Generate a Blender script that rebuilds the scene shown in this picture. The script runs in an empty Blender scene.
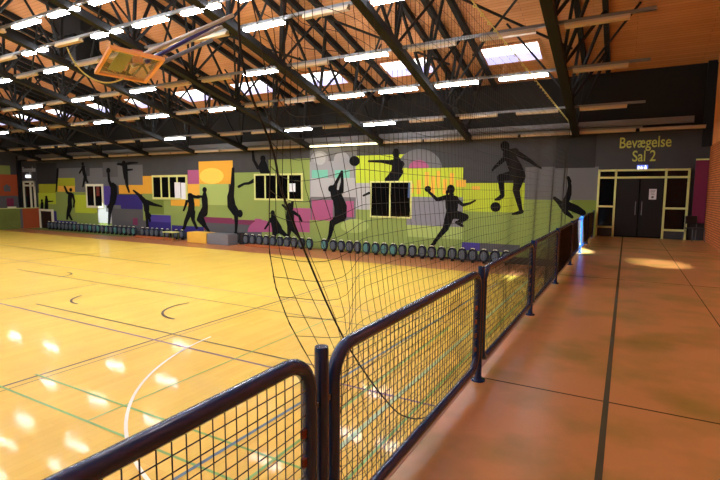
import bpy, bmesh, math, random
from mathutils import Vector, Matrix
random.seed(7)
S = bpy.context.scene
COL = S.collection

# ------------------------------------------------------------------ camera
FPX, EYE = 475.2, 1.65
YAW, PITCH, ROLL = -.50926, -.10122, .00623
cy, sy, cp, sp, cr, sr = math.cos(YAW), math.sin(YAW), math.cos(PITCH), math.sin(PITCH), math.cos(ROLL), math.sin(ROLL)
FWD = Vector((sy*cp, cy*cp, sp)); _R = Vector((cy, -sy, 0)); _U = _R.cross(FWD)
RIGHT = cr*_R + sr*_U; UP = -sr*_R + cr*_U
EYEP = Vector((0, 0, EYE))
cam = bpy.data.cameras.new('camera'); cam_ob = bpy.data.objects.new('camera', cam); COL.objects.link(cam_ob)
m = Matrix((RIGHT, UP, -FWD)).transposed().to_4x4(); m.translation = EYEP
cam_ob.matrix_world = m
cam.sensor_width = 36.0; cam.lens = FPX/720*36.0; cam.clip_start = .05; cam.clip_end = 300
S.camera = cam_ob

# ------------------------------------------------------------------ world, exposure, large lights
S.view_settings.view_transform = 'Standard'; S.view_settings.look = 'None'
S.view_settings.gamma = 1; S.view_settings.use_curve_mapping = False
S.view_settings.exposure = 0.0
LAMP = 62.0        # lit tubes
SKY = 3.2          # daylight seen through the rooflights
world = bpy.data.worlds.new('world'); S.world = world; world.use_nodes = True
world.node_tree.nodes['Background'].inputs[0].default_value = (.6, .7, .9, 1)
world.node_tree.nodes['Background'].inputs[1].default_value = .3

def spot(name, loc, target, energy, size, blend=.4, color=(1, 1, 1), radius=.05):
    l = bpy.data.lights.new(name, 'SPOT'); l.energy = energy; l.spot_size = math.radians(size); l.spot_blend = blend
    l.color = color; l.shadow_soft_size = radius
    o = bpy.data.objects.new(name, l); COL.objects.link(o); o.location = loc
    o.rotation_euler = (Vector(target)-Vector(loc)).to_track_quat('-Z', 'Y').to_euler()
    return o
# added spots for the daylight patches on the painted wall, fence and corridor floor
spot('daylight_on_wall', (-33.6, 14.0, 5.6), (-32.3, 20.6, -.25), 7000, 10.5, .5, (.85, 1, .93), 0)
# low sun from an added, unseen high window in the corridor wall
spot('daylight_on_fence', (2.3, 8.6, 4.6), (-1.06, 14.4, .6), 75000, 10, .85, (.66, .85, 1.0), 0)
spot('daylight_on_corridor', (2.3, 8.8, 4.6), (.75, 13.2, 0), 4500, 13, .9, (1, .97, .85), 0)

# ------------------------------------------------------------------ materials
def lin(c):
    r = []
    for v in c:
        v /= 255.0
        r.append(v/12.92 if v <= .04045 else ((v+.055)/1.055)**2.4)
    return (*r, 1)
MATS = {}
def mat(name, rgb, rough=.5, metal=0.0, var=.0, scale=6.0, spec=.5, bump=0.0, emit=0.0, coat=0.0):
    if name in MATS: return MATS[name]
    M = bpy.data.materials.new(name); M.use_nodes = True; nt = M.node_tree; b = nt.nodes['Principled BSDF']
    c = lin(rgb)
    b.inputs['Base Color'].default_value = c; b.inputs['Roughness'].default_value = rough
    b.inputs['Metallic'].default_value = metal; b.inputs['Specular IOR Level'].default_value = spec
    b.inputs['Coat Weight'].default_value = coat; b.inputs['Coat Roughness'].default_value = .1
    if emit:
        b.inputs['Emission Color'].default_value = c; b.inputs['Emission Strength'].default_value = emit
    if var or bump:
        tc = nt.nodes.new('ShaderNodeTexCoord'); n = nt.nodes.new('ShaderNodeTexNoise')
        n.inputs['Scale'].default_value = scale; n.inputs['Detail'].default_value = 5
        nt.links.new(tc.outputs['Object'], n.inputs['Vector'])
        if var:
            r = nt.nodes.new('ShaderNodeValToRGB')
            r.color_ramp.elements[0].position = .3; r.color_ramp.elements[1].position = .7
            r.color_ramp.elements[0].color = tuple(v*(1-var) for v in c[:3])+(1,)
            r.color_ramp.elements[1].color = tuple(min(1, v*(1+var)) for v in c[:3])+(1,)
            nt.links.new(n.outputs['Fac'], r.inputs['Fac']); nt.links.new(r.outputs['Color'], b.inputs['Base Color'])
        if bump:
            bp = nt.nodes.new('ShaderNodeBump'); bp.inputs['Strength'].default_value = bump; bp.inputs['Distance'].default_value = .02
            nt.links.new(n.outputs['Fac'], bp.inputs['Height']); nt.links.new(bp.outputs['Normal'], b.inputs['Normal'])
    MATS[name] = M
    return M
def plank_mat(name, c1, c2, mortar, width, length, rough, rot=0.0, ms=.004, coat=0.0, spec=.5, noise=.12, yz=False, wave=0.0):
    M = bpy.data.materials.new(name); M.use_nodes = True; nt = M.node_tree; b = nt.nodes['Principled BSDF']
    N = nt.nodes.new; L = nt.links.new
    tc = N('ShaderNodeTexCoord'); mp = N('ShaderNodeMapping'); mp.inputs['Rotation'].default_value = (0, 0, rot)
    br = N('ShaderNodeTexBrick'); br.inputs['Scale'].default_value = 1
    br.inputs['Brick Width'].default_value = length; br.inputs['Row Height'].default_value = width
    br.inputs['Mortar Size'].default_value = ms; br.inputs['Color1'].default_value = lin(c1); br.inputs['Color2'].default_value = lin(c2)
    br.inputs['Mortar'].default_value = lin(mortar); br.offset = .37
    n = N('ShaderNodeTexNoise'); n.inputs['Scale'].default_value = .9; n.inputs['Detail'].default_value = 6
    mx = N('ShaderNodeMix'); mx.data_type = 'RGBA'; mx.blend_type = 'MULTIPLY'
    rp = N('ShaderNodeValToRGB'); rp.color_ramp.elements[0].position = .3; rp.color_ramp.elements[1].position = .7
    v = 1-noise; rp.color_ramp.elements[0].color = (v, v*.97, v*.93, 1); rp.color_ramp.elements[1].color = (1, 1, 1, 1)
    src_ = tc.outputs['Object']
    if yz:
        sep = N('ShaderNodeSeparateXYZ'); com = N('ShaderNodeCombineXYZ'); L(src_, sep.inputs[0]); L(sep.outputs[1], com.inputs[0]); L(sep.outputs[2], com.inputs[1]); src_ = com.outputs[0]
    if wave:
        wn = N('ShaderNodeTexNoise'); wn.inputs['Scale'].default_value = 2.2; wn.inputs['Detail'].default_value = 3; L(tc.outputs['Object'], wn.inputs['Vector'])
        bp = N('ShaderNodeBump'); bp.inputs['Strength'].default_value = wave; bp.inputs['Distance'].default_value = .01
        L(wn.outputs['Fac'], bp.inputs['Height']); L(bp.outputs['Normal'], b.inputs['Coat Normal'])
    L(src_, mp.inputs['Vector']); L(mp.outputs['Vector'], br.inputs['Vector']); L(mp.outputs['Vector'], n.inputs['Vector'])
    L(n.outputs['Fac'], rp.inputs['Fac']); mx.inputs[0].default_value = 1
    L(br.outputs['Color'], mx.inputs[6]); L(rp.outputs['Color'], mx.inputs[7]); L(mx.outputs[2], b.inputs['Base Color'])
    b.inputs['Roughness'].default_value = rough; b.inputs['Coat Weight'].default_value = coat; b.inputs['Specular IOR Level'].default_value = spec
    b.inputs['Coat Roughness'].default_value = .07
    MATS[name] = M
    return M
wood_ceiling = plank_mat('wood_ceiling', (206, 148, 100), (194, 134, 86), (138, 86, 46), .14, 3.2, .6, 0, .006)
court_wood = plank_mat('court_wood', (246, 211, 92), (242, 203, 82), (228, 187, 70), .13, 1.6, .45, math.pi/2, .002, .22, .25, .08, False, .22)
def mottled(name, c1, c2, scale, lo, hi, rough, spec=.5):
    M = mat(name, c1, rough, 0, .3, scale, spec); r = [n for n in M.node_tree.nodes if n.type == 'VALTORGB'][0]
    r.color_ramp.elements[0].position = lo; r.color_ramp.elements[1].position = hi
    r.color_ramp.elements[0].color = lin(c1); r.color_ramp.elements[1].color = lin(c2)
    return M
corridor_mat = mottled('corridor_linoleum', (200, 142, 84), (140, 122, 46), 1.3, .45, .72, .3)
border_mat = mottled('court_border', (184, 118, 74), (166, 100, 56), 3, .3, .7, .35)
olive_floor = mat('olive_border_floor', (112, 128, 56), .4, 0, .15, 2)
black_steel = mat('black_steel', (22, 22, 24), .7, 0, .15, 4, .3)
wire_dark = mat('wire_dark', (34, 26, 24), .5)
blue_steel = mat('blue_black_powder_coat', (17, 52, 106), .25, 0, .1, 8, .5, 0, 0, .3)
galv = mat('galvanised_grey', (110, 110, 112), .45, .3)
housing = mat('lamp_housing', (170, 160, 140), .5)
diff_off = mat('diffuser_off', (196, 170, 130), .4)
diff_lit = mat('diffuser_lit', (240, 246, 255), .4, emit=LAMP)
diff_warm = mat('diffuser_glowing', (255, 240, 190), .4, emit=4.0)
sky_white = mat('rooflight_sky', (250, 250, 255), .3, emit=SKY)
sky_lilac = mat('rooflight_blue_sky', (196, 196, 240), .3, emit=SKY*.42)
wall_dark = mat('wall_charcoal', (58, 58, 60), .85, 0, .06, 2)
wall_black = mat('wall_black', (10, 10, 11), .85, 0, .1, 1.5)
frame_cream = mat('frame_cream_olive', (206, 208, 130), .45)
frame_white = mat('frame_offwhite', (222, 220, 190), .45)
glass_dark = mat('dark_window_glass', (10, 10, 11), .1, 0, 0, 1, .25)
sil_black = mat('silhouette_black', (15, 15, 17), .9, 0, 0, 1, .15)
brick = plank_mat('brick', (236, 140, 76), (218, 120, 62), (130, 76, 46), .075, .24, .8, 0, .01, 0, .3, .2, True)
rust_panel = mat('orange_panel', (236, 150, 84), .7, 0, .12, 1.5)
retaining = mat('retaining_paint', (104, 118, 48), .7, 0, .12, 2)
white_line = mat('line_white', (250, 248, 230), .3); green_line = mat('line_green', (126, 178, 78), .3)
dark_line = mat('line_black', (84, 62, 22), .35); purple_line = mat('line_purple', (138, 100, 120), .35)
pale_green_line = mat('line_pale_green', (178, 206, 150), .3); blue_line = mat('line_blue', (80, 110, 130), .3)
net_cord = mat('net_cord', (40, 34, 22), .8); rope_black = mat('rope_black', (18, 15, 14), .8); rope_yellow = mat('rope_yellow', (205, 196, 110), .7)
joint_dark = mat('joint_dark', (62, 56, 22), .7)

# ------------------------------------------------------------------ mesh helpers
class MB:
    def __init__(s): s.v = []; s.f = []; s.mi = []
    def add(s, vs, fs, k=0):
        o = len(s.v); s.v += [tuple(p) for p in vs]; s.f += [tuple(i+o for i in f) for f in fs]; s.mi += [k]*len(fs)
    def box(s, a, b, k=0):
        (x0, y0, z0), (x1, y1, z1) = a, b
        v = [(x, y, z) for x in (x0, x1) for y in (y0, y1) for z in (z0, z1)]
        s.add(v, [(0, 1, 3, 2), (4, 6, 7, 5), (0, 4, 5, 1), (2, 3, 7, 6), (0, 2, 6, 4), (1, 5, 7, 3)], k)
    def quad(s, p, k=0): s.add(p, [tuple(range(len(p)))], k)
    def prism(s, pts, off, k=0):
        n = len(pts); o = Vector(off); a = [Vector(p) for p in pts]
        s.add(a+[p+o for p in a], [tuple(range(n)), tuple(range(2*n-1, n-1, -1))]+[(i, n+i, n+(i+1) % n, (i+1) % n) for i in range(n)], k)
    def bar(s, p, q, w, h, k=0, up=(0, 0, 1)):
        p, q = Vector(p), Vector(q); d = (q-p).normalized(); u = Vector(up)
        if abs(d.dot(u)) > .98: u = Vector((0, 1, 0))
        x = d.cross(u).normalized(); y = x.cross(d).normalized()
        c = [x*(w/2)*i+y*(h/2)*j for i, j in ((-1, -1), (1, -1), (1, 1), (-1, 1))]
        s.add([p+e for e in c]+[q+e for e in c], [(3, 2, 1, 0), (4, 5, 6, 7), (0, 1, 5, 4), (1, 2, 6, 5), (2, 3, 7, 6), (3, 0, 4, 7)], k)
    def tube(s, pts, r, n=8, k=0, closed=False, caps=True):
        P = [Vector(p) for p in pts]; N = len(P); R = r if isinstance(r, (list, tuple)) else [r]*N
        rings = []; prev = None
        for i in range(N):
            if closed: t = (P[(i+1) % N]-P[i-1])
            else: t = P[min(i+1, N-1)]-P[max(i-1, 0)]
            t.normalize()
            if prev is None:
                a = Vector((0, 0, 1)) if abs(t.z) < .9 else Vector((1, 0, 0))
                x = t.cross(a).normalized()
            else:
                x = (prev-t*prev.dot(t)).normalized()
            prev = x; y = t.cross(x)
            rings.append([P[i]+(x*math.cos(2*math.pi*j/n)+y*math.sin(2*math.pi*j/n))*R[i] for j in range(n)])
        vs = [v for ring in rings for v in ring]; fs = []
        for i in range(N if closed else N-1):
            a, b = i*n, ((i+1) % N)*n
            fs += [(a+j, a+(j+1) % n, b+(j+1) % n, b+j) for j in range(n)]
        if caps and not closed:
            fs += [tuple(range(n-1, -1, -1)), tuple((N-1)*n+j for j in range(n))]
        s.add(vs, fs, k)
    def lathe(s, prof, c, n=16, k=0):
        c = Vector(c); vs = []; fs = []
        for r, z in prof: vs += [c+Vector((r*math.cos(2*math.pi*j/n), r*math.sin(2*math.pi*j/n), z)) for j in range(n)]
        for i in range(len(prof)-1): fs += [(i*n+j, i*n+(j+1) % n, (i+1)*n+(j+1) % n, (i+1)*n+j) for j in range(n)]
        fs += [tuple(range(n-1, -1, -1)), tuple((len(prof)-1)*n+j for j in range(n))]
        s.add(vs, fs, k)
    def build(s, name, mats, parent=None, smooth=False, bevel=0, sub=0):
        me = bpy.data.meshes.new(name); me.from_pydata(s.v, [], s.f)
        ms = mats if isinstance(mats, (list, tuple)) else [mats]
        for mm in ms: me.materials.append(mm)
        me.polygons.foreach_set('material_index', s.mi)
        if smooth: me.polygons.foreach_set('use_smooth', [True]*len(s.f))
        bm = bmesh.new(); bm.from_mesh(me); bmesh.ops.recalc_face_normals(bm, faces=bm.faces); bm.to_mesh(me); bm.free()
        me.update()
        o = bpy.data.objects.new(name, me); COL.objects.link(o)
        if parent: o.parent = parent
        if bevel:
            b = o.modifiers.new('b', 'BEVEL'); b.width = bevel; b.segments = 2; b.limit_method = 'ANGLE'
        if sub:
            b = o.modifiers.new('s', 'SUBSURF'); b.levels = sub; b.render_levels = sub
        return o
def tag(o, label=None, cat=None, group=None, kind=None):
    if label: o['label'] = label
    if cat: o['category'] = cat
    if group: o['group'] = group
    if kind: o['kind'] = kind
    return o
def thing(name, label, cat, loc=(0, 0, 0), rz=0.0, group=None):
    o = bpy.data.objects.new(name, None); COL.objects.link(o); o.location = loc; o.rotation_euler = (0, 0, rz); o.empty_display_size = .1
    return tag(o, label, cat, group)
def struct(o): o['kind'] = 'structure'; return o
def dup(root, loc, rz=0.0, label=None):
    def cp_(o, par):
        c = o.copy(); COL.objects.link(c); c.parent = par
        for ch in o.children: cp_(ch, c)
        return c
    r = cp_(root, None); r.location = loc; r.rotation_euler = (0, 0, rz)
    if label: r['label'] = label
    return r
def sbox(name, a, b, mm):
    m_ = MB(); m_.box(a, b); return struct(m_.build(name, mm))

# point of a plane of the place that a spot of the photograph shows
def ray(px, py): return (RIGHT*(px-360)+UP*(240-py)+FWD*FPX)
def onY(px, py, Y): d = ray(px, py); return EYEP+d*(Y/d.y)
def onX(px, py, X): d = ray(px, py); return EYEP+d*(X/d.x)
def onZ(px, py, Z): d = ray(px, py); return EYEP+d*((Z-EYE)/d.z)

# ------------------------------------------------------------------ the hall
WY = 20.6          # painted far wall
CZ = -1.36         # court level; the corridor is at 0
XR, XL, YN = 2.45, -43.3, -16.0
XE = -1.13         # court edge of the corridor
XLE = -40.75        # edge of the raised corridor at the other end
SL = .25
EAVE = 3.94
ZR = 6.15
RIDGE = 2.0
def zb(y): return 3.9+SL*(20.6-y)
def zr(y): return ZR+SL*(20.6-y)

m1 = MB(); m1.box((XLE, YN, CZ-.2), (XE, 17.7, CZ)); struct(m1.build('floor_court', court_wood))
sbox('floor_border', (XLE, 17.7, CZ-.2), (XE, WY, CZ+.002), border_mat)
sbox('floor_border_olive', (XLE, 19.35, CZ-.1), (-28.5, WY, CZ+.006), olive_floor)
sbox('floor_corridor', (XE, YN, -1.5), (XR, WY, 0), corridor_mat)
jm = MB()
jm.box((-.075, 1.2, -.002), (-.035, WY, .0025)); jm.box((1.1, 4.16, -.002), (1.112, WY, .0025))
for yy in (4.12, 10.3, 16.4): jm.box((XE, yy, -.002), (XR, yy+.014, .0025))
struct(jm.build('floor_joints', joint_dark))
sbox('trim_corridor_edge', (XE-.03, YN, -.16), (XE+.02, WY, .004), mat('edge_profile', (150, 100, 66), .5))
sbox('floor_far_corridor', (XL, YN, -1.5), (XLE, WY, 0), corridor_mat)

# far wall
m1 = MB(); m1.box((XL-.3, WY, -1.6), (XR+.3, WY+.3, EAVE)); struct(m1.build('wall_far', wall_dark))
m1 = MB(); m1.box((XL-.3, WY, EAVE), (XR+.3, WY+.3, 6.6)); struct(m1.build('wall_far_upper', wall_black))
# left wall with its painted fields
m1 = MB(); m1.box((XL-.3, YN, -1.6), (XL, WY, 12))
def lw(y0, y1, z0, z1, k, d): m1.box((XL, y0, z0), (XL+d, y1, z1), k)
lw(14, 19.7, 1.15, 2.85, 1, .006); lw(19.7, WY, 1.15, 2.85, 1, .006); lw(14, 19.9, 2.85, 3.55, 2, .006); lw(14, WY, .0, 1.15, 3, .006)
lw(18.3, 18.9, .2, .9, 4, .01); lw(19.5, 20.0, .3, .95, 4, .01)
struct(m1.build('wall_left', [wall_dark, mat('paint_rust', (166, 74, 28), .75), mat('paint_olive', (128, 144, 72), .75), mat('paint_grey', (92, 90, 92), .75), mat('paint_wine', (124, 40, 72), .75)]))
m1 = MB(); m1.box((XLE-.05, YN, -1.5), (XLE+.004, 19.2, .2), 0); m1.box((XLE-.05, 19.2, -1.5), (XLE+.004, 19.38, .2), 1); m1.box((XLE-.05, 19.38, -1.5), (XLE+.004, WY, .2), 2)
struct(m1.build('wall_retaining', [retaining, MATS['paint_grey'], MATS['paint_rust']]))
sbox('trim_retaining_cap', (XLE-.08, YN, .2), (XLE+.03, WY, .25), frame_cream)
# right wall: bricks below, orange boarding above
m1 = MB(); m1.box((XR, YN, -1.6), (XR+.3, WY, 3.3)); o = struct(m1.build('wall_right', brick))
sbox('wall_right_upper', (XR-.02, YN, 3.3), (XR+.3, WY-.5, 11.2), rust_panel)
sbox('wall_near', (XL-.3, YN-.3, -1.6), (XR+.3, YN, 12), wall_dark)
w_ = bpy.data.objects.new('window_5', None); COL.objects.link(w_); struct(w_); w_.location = (XR, 8.0, 4.1)  # unseen window, added as a source for the fence and corridor spots
b = MB()
for q in ((0, 0, 1.4, .07), (0, .93, 1.4, 1), (0, 0, .07, 1), (1.33, 0, 1.4, 1)): b.box((-.06, q[0], q[1]), (.02, q[2], q[3]))
b.build('frame', black_steel, w_)
b = MB(); b.box((-.02, .06, .06), (-.01, 1.34, .94)); b.build('pane', sky_white, w_)
sbox('trim_corner_post', (XR-.26, WY-.14, 3.3), (XR, WY, 6.2), wall_black)
sbox('trim_corner_post_left', (XL+.02, WY-.25, 0), (XL+.25, WY, EAVE+.4), black_steel)
# roof
rf = MB(); T = .25
def roof_slab(y0, z0, y1, z1, k=0):
    v = [(x, y, z+dz) for x in (XL-.3, XR+.3) for (y, z) in ((y0, z0), (y1, z1)) for dz in (0, T)]
    rf.add(v, [(0, 1, 3, 2), (4, 6, 7, 5), (0, 4, 5, 1), (2, 3, 7, 6), (0, 2, 6, 4), (1, 5, 7, 3)], k)
roof_slab(WY+.3, zr(WY+.3), RIDGE, zr(RIDGE)); roof_slab(RIDGE, zr(RIDGE), YN-.3, zr(RIDGE)-SL*(RIDGE-YN+.3))
struct(rf.build('ceiling', wood_ceiling))

# ------------------------------------------------------------------ mural on the far wall
PC = {'grey': (98, 98, 100), 'mid': (80, 80, 82), 'dark': (34, 34, 36), 'light': (142, 142, 146), 'pale': (166, 166, 168), 'lilac': (124, 124, 134),
      'lime': (178, 196, 44), 'olive': (132, 150, 74), 'dolive': (104, 122, 42), 'lolive': (158, 176, 96), 'orange': (222, 162, 44), 'yellow': (240, 196, 76),
      'purple': (40, 26, 110), 'violet': (70, 54, 140), 'wine': (116, 40, 76), 'pink': (158, 78, 118), 'teal': (110, 184, 160), 'amber': (226, 170, 60), 'ylime': (160, 166, 26)}
PK = list(PC); PM = [mat('mural_'+k, PC[k], .8) for k in PK]
fields = [
 ('dark', 37, 163, 57, 185), ('grey', 57, 168, 86, 179), ('grey', 75, 176, 95, 195), ('grey', 90, 168, 103, 186), ('ylime', 39, 184, 58, 195), ('ylime', 57, 178, 75, 187), ('amber', 58, 186, 75, 192),
 ('olive', 39, 193, 58, 232), ('lime', 39, 193, 56, 204), ('olive', 57, 192, 96, 233), ('lime', 75, 195, 97, 213), ('purple', 50, 211, 57, 228), ('purple', 57, 221, 77, 227),
 ('mid', 103, 162, 118, 177), ('grey', 118, 165, 143, 186), ('grey', 95, 177, 119, 186), ('violet', 103, 186, 111, 206), ('purple', 110, 195, 144, 214),
 ('orange', 119, 185, 152, 194), ('orange', 143, 176, 153, 194), ('olive', 96, 213, 120, 234), ('pale', 98, 205, 113, 223), ('grey', 106, 205, 121, 212), ('mid', 112, 209, 148, 230),  # the pale field paints in the sun patch on the wall
 ('wine', 133, 218, 138, 225), ('olive', 143, 194, 205, 222), ('dolive', 146, 200, 164, 214), ('violet', 148, 215, 172, 226), ('purple', 148, 222, 172, 231), ('olive', 171, 204, 205, 232), ('purple', 172, 226, 204, 232),
 ('orange', 171, 199, 200, 206), ('amber', 188, 184, 201, 197), ('pink', 188, 170, 200, 184), ('orange', 199, 161, 233, 184), ('lolive', 200, 184, 229, 206), ('olive', 200, 205, 233, 220),
 ('wine', 204, 218, 258, 232), ('mid', 206, 224, 262, 240), ('olive', 232, 172, 310, 221), ('olive', 269, 159, 311, 175), ('pink', 255, 219, 276, 226), ('olive', 262, 220, 312, 246), ('pink', 290, 208, 311, 232),
 ('light', 310, 160, 357, 198), ('grey', 310, 148, 357, 161), ('pale', 311, 178, 357, 197), ('teal', 312, 170, 328, 178), ('teal', 335, 170, 350, 178), ('grey', 311, 197, 357, 224), ('pink', 312, 200, 333, 221), ('pink', 346, 201, 354, 217),
 ('olive', 310, 222, 408, 252), ('lime', 356, 155, 408, 184), ('pale', 356, 183, 372, 211), ('olive', 356, 210, 408, 234),
 ('lime', 407, 168, 463, 198), ('amber', 411, 184, 414, 193), ('amber', 417, 180, 421, 194), ('amber', 425, 172, 429, 190), ('amber', 431, 176, 435, 195), ('amber', 437, 171, 440, 188), ('amber', 443, 179, 447, 194), ('amber', 450, 173, 454, 187), ('lime', 463, 183, 526, 215), ('amber', 456, 180, 466, 187), ('amber', 472, 186, 480, 190),
 ('lilac', 407, 197, 463, 227), ('lolive', 407, 226, 463, 241), ('olive', 407, 238, 463, 256), ('olive', 463, 213, 600, 258), ('violet', 462, 243, 496, 251), ('mid', 480, 244, 520, 252),
 ('grey', 525, 167, 560, 201), ('grey', 558, 167, 598, 202), ('dark', 556, 136, 596, 168), ('olive', 524, 200, 600, 216), ('dolive', 572, 200, 596, 214), ('wine', 408, 153, 432, 168)]
mu = MB()
for i, (c, x0, y0, x1, y1) in enumerate(fields):
    a, b = onY(x0, (y0+y1)/2, WY), onY(x1, (y0+y1)/2, WY); t_ = onY((x0+x1)/2, y0, WY).z; u_ = onY((x0+x1)/2, y1, WY).z
    u_ = max(u_, CZ+.01); d = .004+.0003*i
    mu.quad([(a.x, WY-d, u_), (b.x, WY-d, u_), (b.x, WY-d, t_), (a.x, WY-d, t_)], PK.index(c))
def disc(c, px, py, rx, ry, k, n=28, a0=0, a1=360):
    d = .03+.0004*k; pts = []
    for j in range(n+(0 if a1-a0 >= 360 else 1)):
        a = math.radians(a0+(a1-a0)*j/n); p = onY(px+rx*math.cos(a), py-ry*math.sin(a), WY); pts.append((p.x, WY-d, p.z))
    mu.quad(pts, PK.index(c))
disc('yellow', 212, 176, 12, 8, 0); disc('light', 320, 159, 9, 8, 1); disc('pale', 320, 159, 6, 6, 2); disc('light', 342, 160, 8, 8, 3)
disc('grey', 420, 168, 22, 19, 0, 28, 0, 180); disc('pink', 419, 168, 10, 8, 2, 20, 0, 180); disc('lolive', 355, 226, 14, 7, 4); disc('pink', 262, 232, 14, 12, 5, 20, 0, 180)
mural = mu.build('mural', PM)
tag(mural, 'wide painted mural of colour blocks and black athlete silhouettes on the far wall', 'mural')

def hull2(c0, r0, c1, r1, n=14):
    (x0, y0), (x1, y1) = c0, c1; a = math.atan2(y1-y0, x1-x0); pts = []
    d = math.hypot(x1-x0, y1-y0); off = math.acos(max(-1, min(1, (r0-r1)/d))) if d > 1e-6 else math.pi/2
    for j in range(n+1):
        t = a+off+(2*math.pi-2*off)*j/n; pts.append((x0+r0*math.cos(t), y0+r0*math.sin(t)))
    for j in range(n+1):
        t = a-off+2*off*j/n; pts.append((x1+r1*math.cos(t), y1+r1*math.sin(t)))
    return pts
def silhouette(label, chains, discs=(), name='athlete_silhouette', extra=()):
    b = MB(); dd = .036
    for ch in chains:
        for (x0, y0, r0), (x1, y1, r1) in zip(ch, ch[1:]):
            dd += .0003
            pts = [onY(x, y, WY-dd) for x, y in hull2((x0, y0), r0, (x1, y1), r1)]
            b.prism(pts, (0, .01, 0))
    for (x, y, rx, ry) in discs:
        dd += .0003
        pts = [onY(x+rx*math.cos(2*math.pi*j/20), y+ry*math.sin(2*math.pi*j/20), WY-dd) for j in range(20)]
        b.prism(pts, (0, .01, 0))
    o = b.build(name, sil_black, mural); o['label'] = label
    for nm, chs in extra:
        b = MB()
        for ch in chs:
            for (x0, y0, r0), (x1, y1, r1) in zip(ch, ch[1:]):
                dd += .0003; b.prism([onY(x, y, WY-dd) for x, y in hull2((x0, y0), r0, (x1, y1), r1)], (0, .01, 0))
        b.build(nm, sil_black, o)
    return o
def ball(x, y, r_): return ('ball', [[(x-.2, y, r_), (x+.2, y, r_)]])
silhouette('handball thrower in mid jump, ball in raised hand', [
    [(428.5, 191.5, 1.2), (437, 199.5, 1.8), (447.5, 197, 2.6)], [(451, 193, 1.8), (451.5, 198, 3)], [(447.5, 197.5, 2.6), (456, 198.5, 2.6)],
    [(447.8, 198, 2.6), (450.5, 207, 5)], [(455.8, 198.5, 2.6), (453, 207, 5)], [(452, 206, 5.4), (451.5, 214, 5.6)], [(456.5, 200, 2.1), (463, 205, 1.6), (470, 203.3, 1.2), (475, 200.6, .9)],
    [(453, 214, 4.6), (465.5, 217, 3.1), (458, 223, 1.9)], [(457, 222.5, 1.8), (462.5, 226, 1.2)], [(450, 215, 4.6), (445.5, 228.5, 3), (435.5, 240.5, 1.7), (432, 246, 1.6)], [(432, 245, 1.5), (435, 243, 1.3)]],
    [(450.8, 189.2, 3.9, 4.6), (447, 192.5, 1.4, 2.4)], extra=[ball(427.8, 189, 3.1)])
silhouette('footballer with one foot raised over a ball, arms spread', [
    [(505.5, 149, 3), (509, 154, 4.4)], [(507, 154, 4), (515, 152, 4)], [(509, 155, 5.2), (515, 167, 6.8), (519, 176, 6.6)], [(506, 157, 2.6), (498.8, 163.8, 1.9), (494, 168, 1.3), (492.5, 170.5, .8)],
    [(516, 152.5, 3), (528.8, 160, 2.1), (537, 166, 1.3), (541, 168, .8)], [(515, 175, 5.4), (500.5, 177.5, 3.4), (502.5, 195.5, 2)], [(502, 196, 2.3), (499, 198.5, 2), (495.5, 199.6, 1.1)],
    [(519.5, 176, 5.6), (516, 190, 3.5), (520.5, 209, 2)], [(521.5, 211.5, 2.2), (517, 213.2, 1.6), (512.5, 214, 1)]],
    [(505, 146.3, 4.6, 5.4)], extra=[ball(495.5, 207, 4.9)])
silhouette('woman reaching up with both arms, one leg bent back', [
    [(341.8, 171.5, 1.2), (335.8, 183.5, 1.6), (334, 193, 2.4)], [(341.8, 172, 1.2), (342.2, 182, 1.5), (341, 191, 2.6)], [(332.5, 192, 2.2), (335, 197, 4)], [(336.5, 194.5, 4.8), (340.5, 207, 6.3), (340.5, 216, 6)],
    [(339, 218, 4.6), (332, 223.5, 2.6)], [(332.5, 222.5, 3), (330, 235, 1.8), (327.8, 241, 1.4)]], [(331.5, 188.8, 3.4, 3.6), (334, 186.5, 2, 2)])
silhouette('bald player striking a large ball with stretched arm', [
    [(368.8, 161.2, 1), (381, 161.3, 1.5), (391, 162.5, 2.4)], [(396, 157, 2.4), (397, 161, 4)], [(392, 162.5, 3), (401, 164, 3.4)], [(397.5, 165, 5.6), (396.5, 172, 5.2), (391.5, 177, 4), (386, 179.6, 1.5)], [(398, 172, 5), (394, 179.6, 4)]], [(396, 153.3, 3.5, 4.8)], extra=[ball(354.5, 161, 5), ('foot', [[(363.5, 195.6, 1), (369, 193, 1.3)]])])
silhouette('gymnast upside down in a handstand', [
    [(233, 168.5, 1.2), (232.5, 185, 2), (230.5, 197, 3.4), (231.5, 206, 4.1), (236, 213, 3.6)], [(236, 214, 2.2), (236.2, 224, 1.5), (235.6, 233, 1)], [(235, 232.5, 1), (238, 233.8, .8)]], [(240, 213.6, 2.6, 3.9)])
silhouette('dancer with bowed head in a pair', [
    [(190, 196, 3), (191.5, 204, 3), (191, 211, 3.4)], [(188, 196.3, 1.6), (186, 204, 1.2), (183.6, 210.5, .9)], [(192, 196, 1.6), (198, 197.4, 1.2), (203, 196, .9)], [(190, 212, 2.8), (186, 221, 1.9), (184, 228, 1.3), (181, 230.5, .8)], [(192.5, 212, 2.8), (193, 220, 1.7), (196.6, 228, 1.2)]])
silhouette('dancer with ponytail facing partner in a pair', [
    [(204.5, 193, 1.6), (204.5, 199, 3), (205, 207, 2.8), (203.5, 213, 4)], [(203, 197, 1.4), (198, 196, 1), (195, 197.5, .8)], [(202, 214, 3.4), (199, 219.5, 2.4), (204, 226, 1.5)], [(201, 217, 2.4), (205, 226, 1.7), (209, 231.5, 1)]], [(204.5, 189.8, 2.2, 2.8)])
silhouette('seated figure with raised arm above a window', [
    [(252.5, 151, 1), (253.5, 160, 1.3), (258, 168, 1.6), (262, 166, 2)], [(263, 161, 2), (263, 167, 4.6), (265, 172.5, 4.6)]], [(262.8, 158.4, 2.6, 3)])
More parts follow.
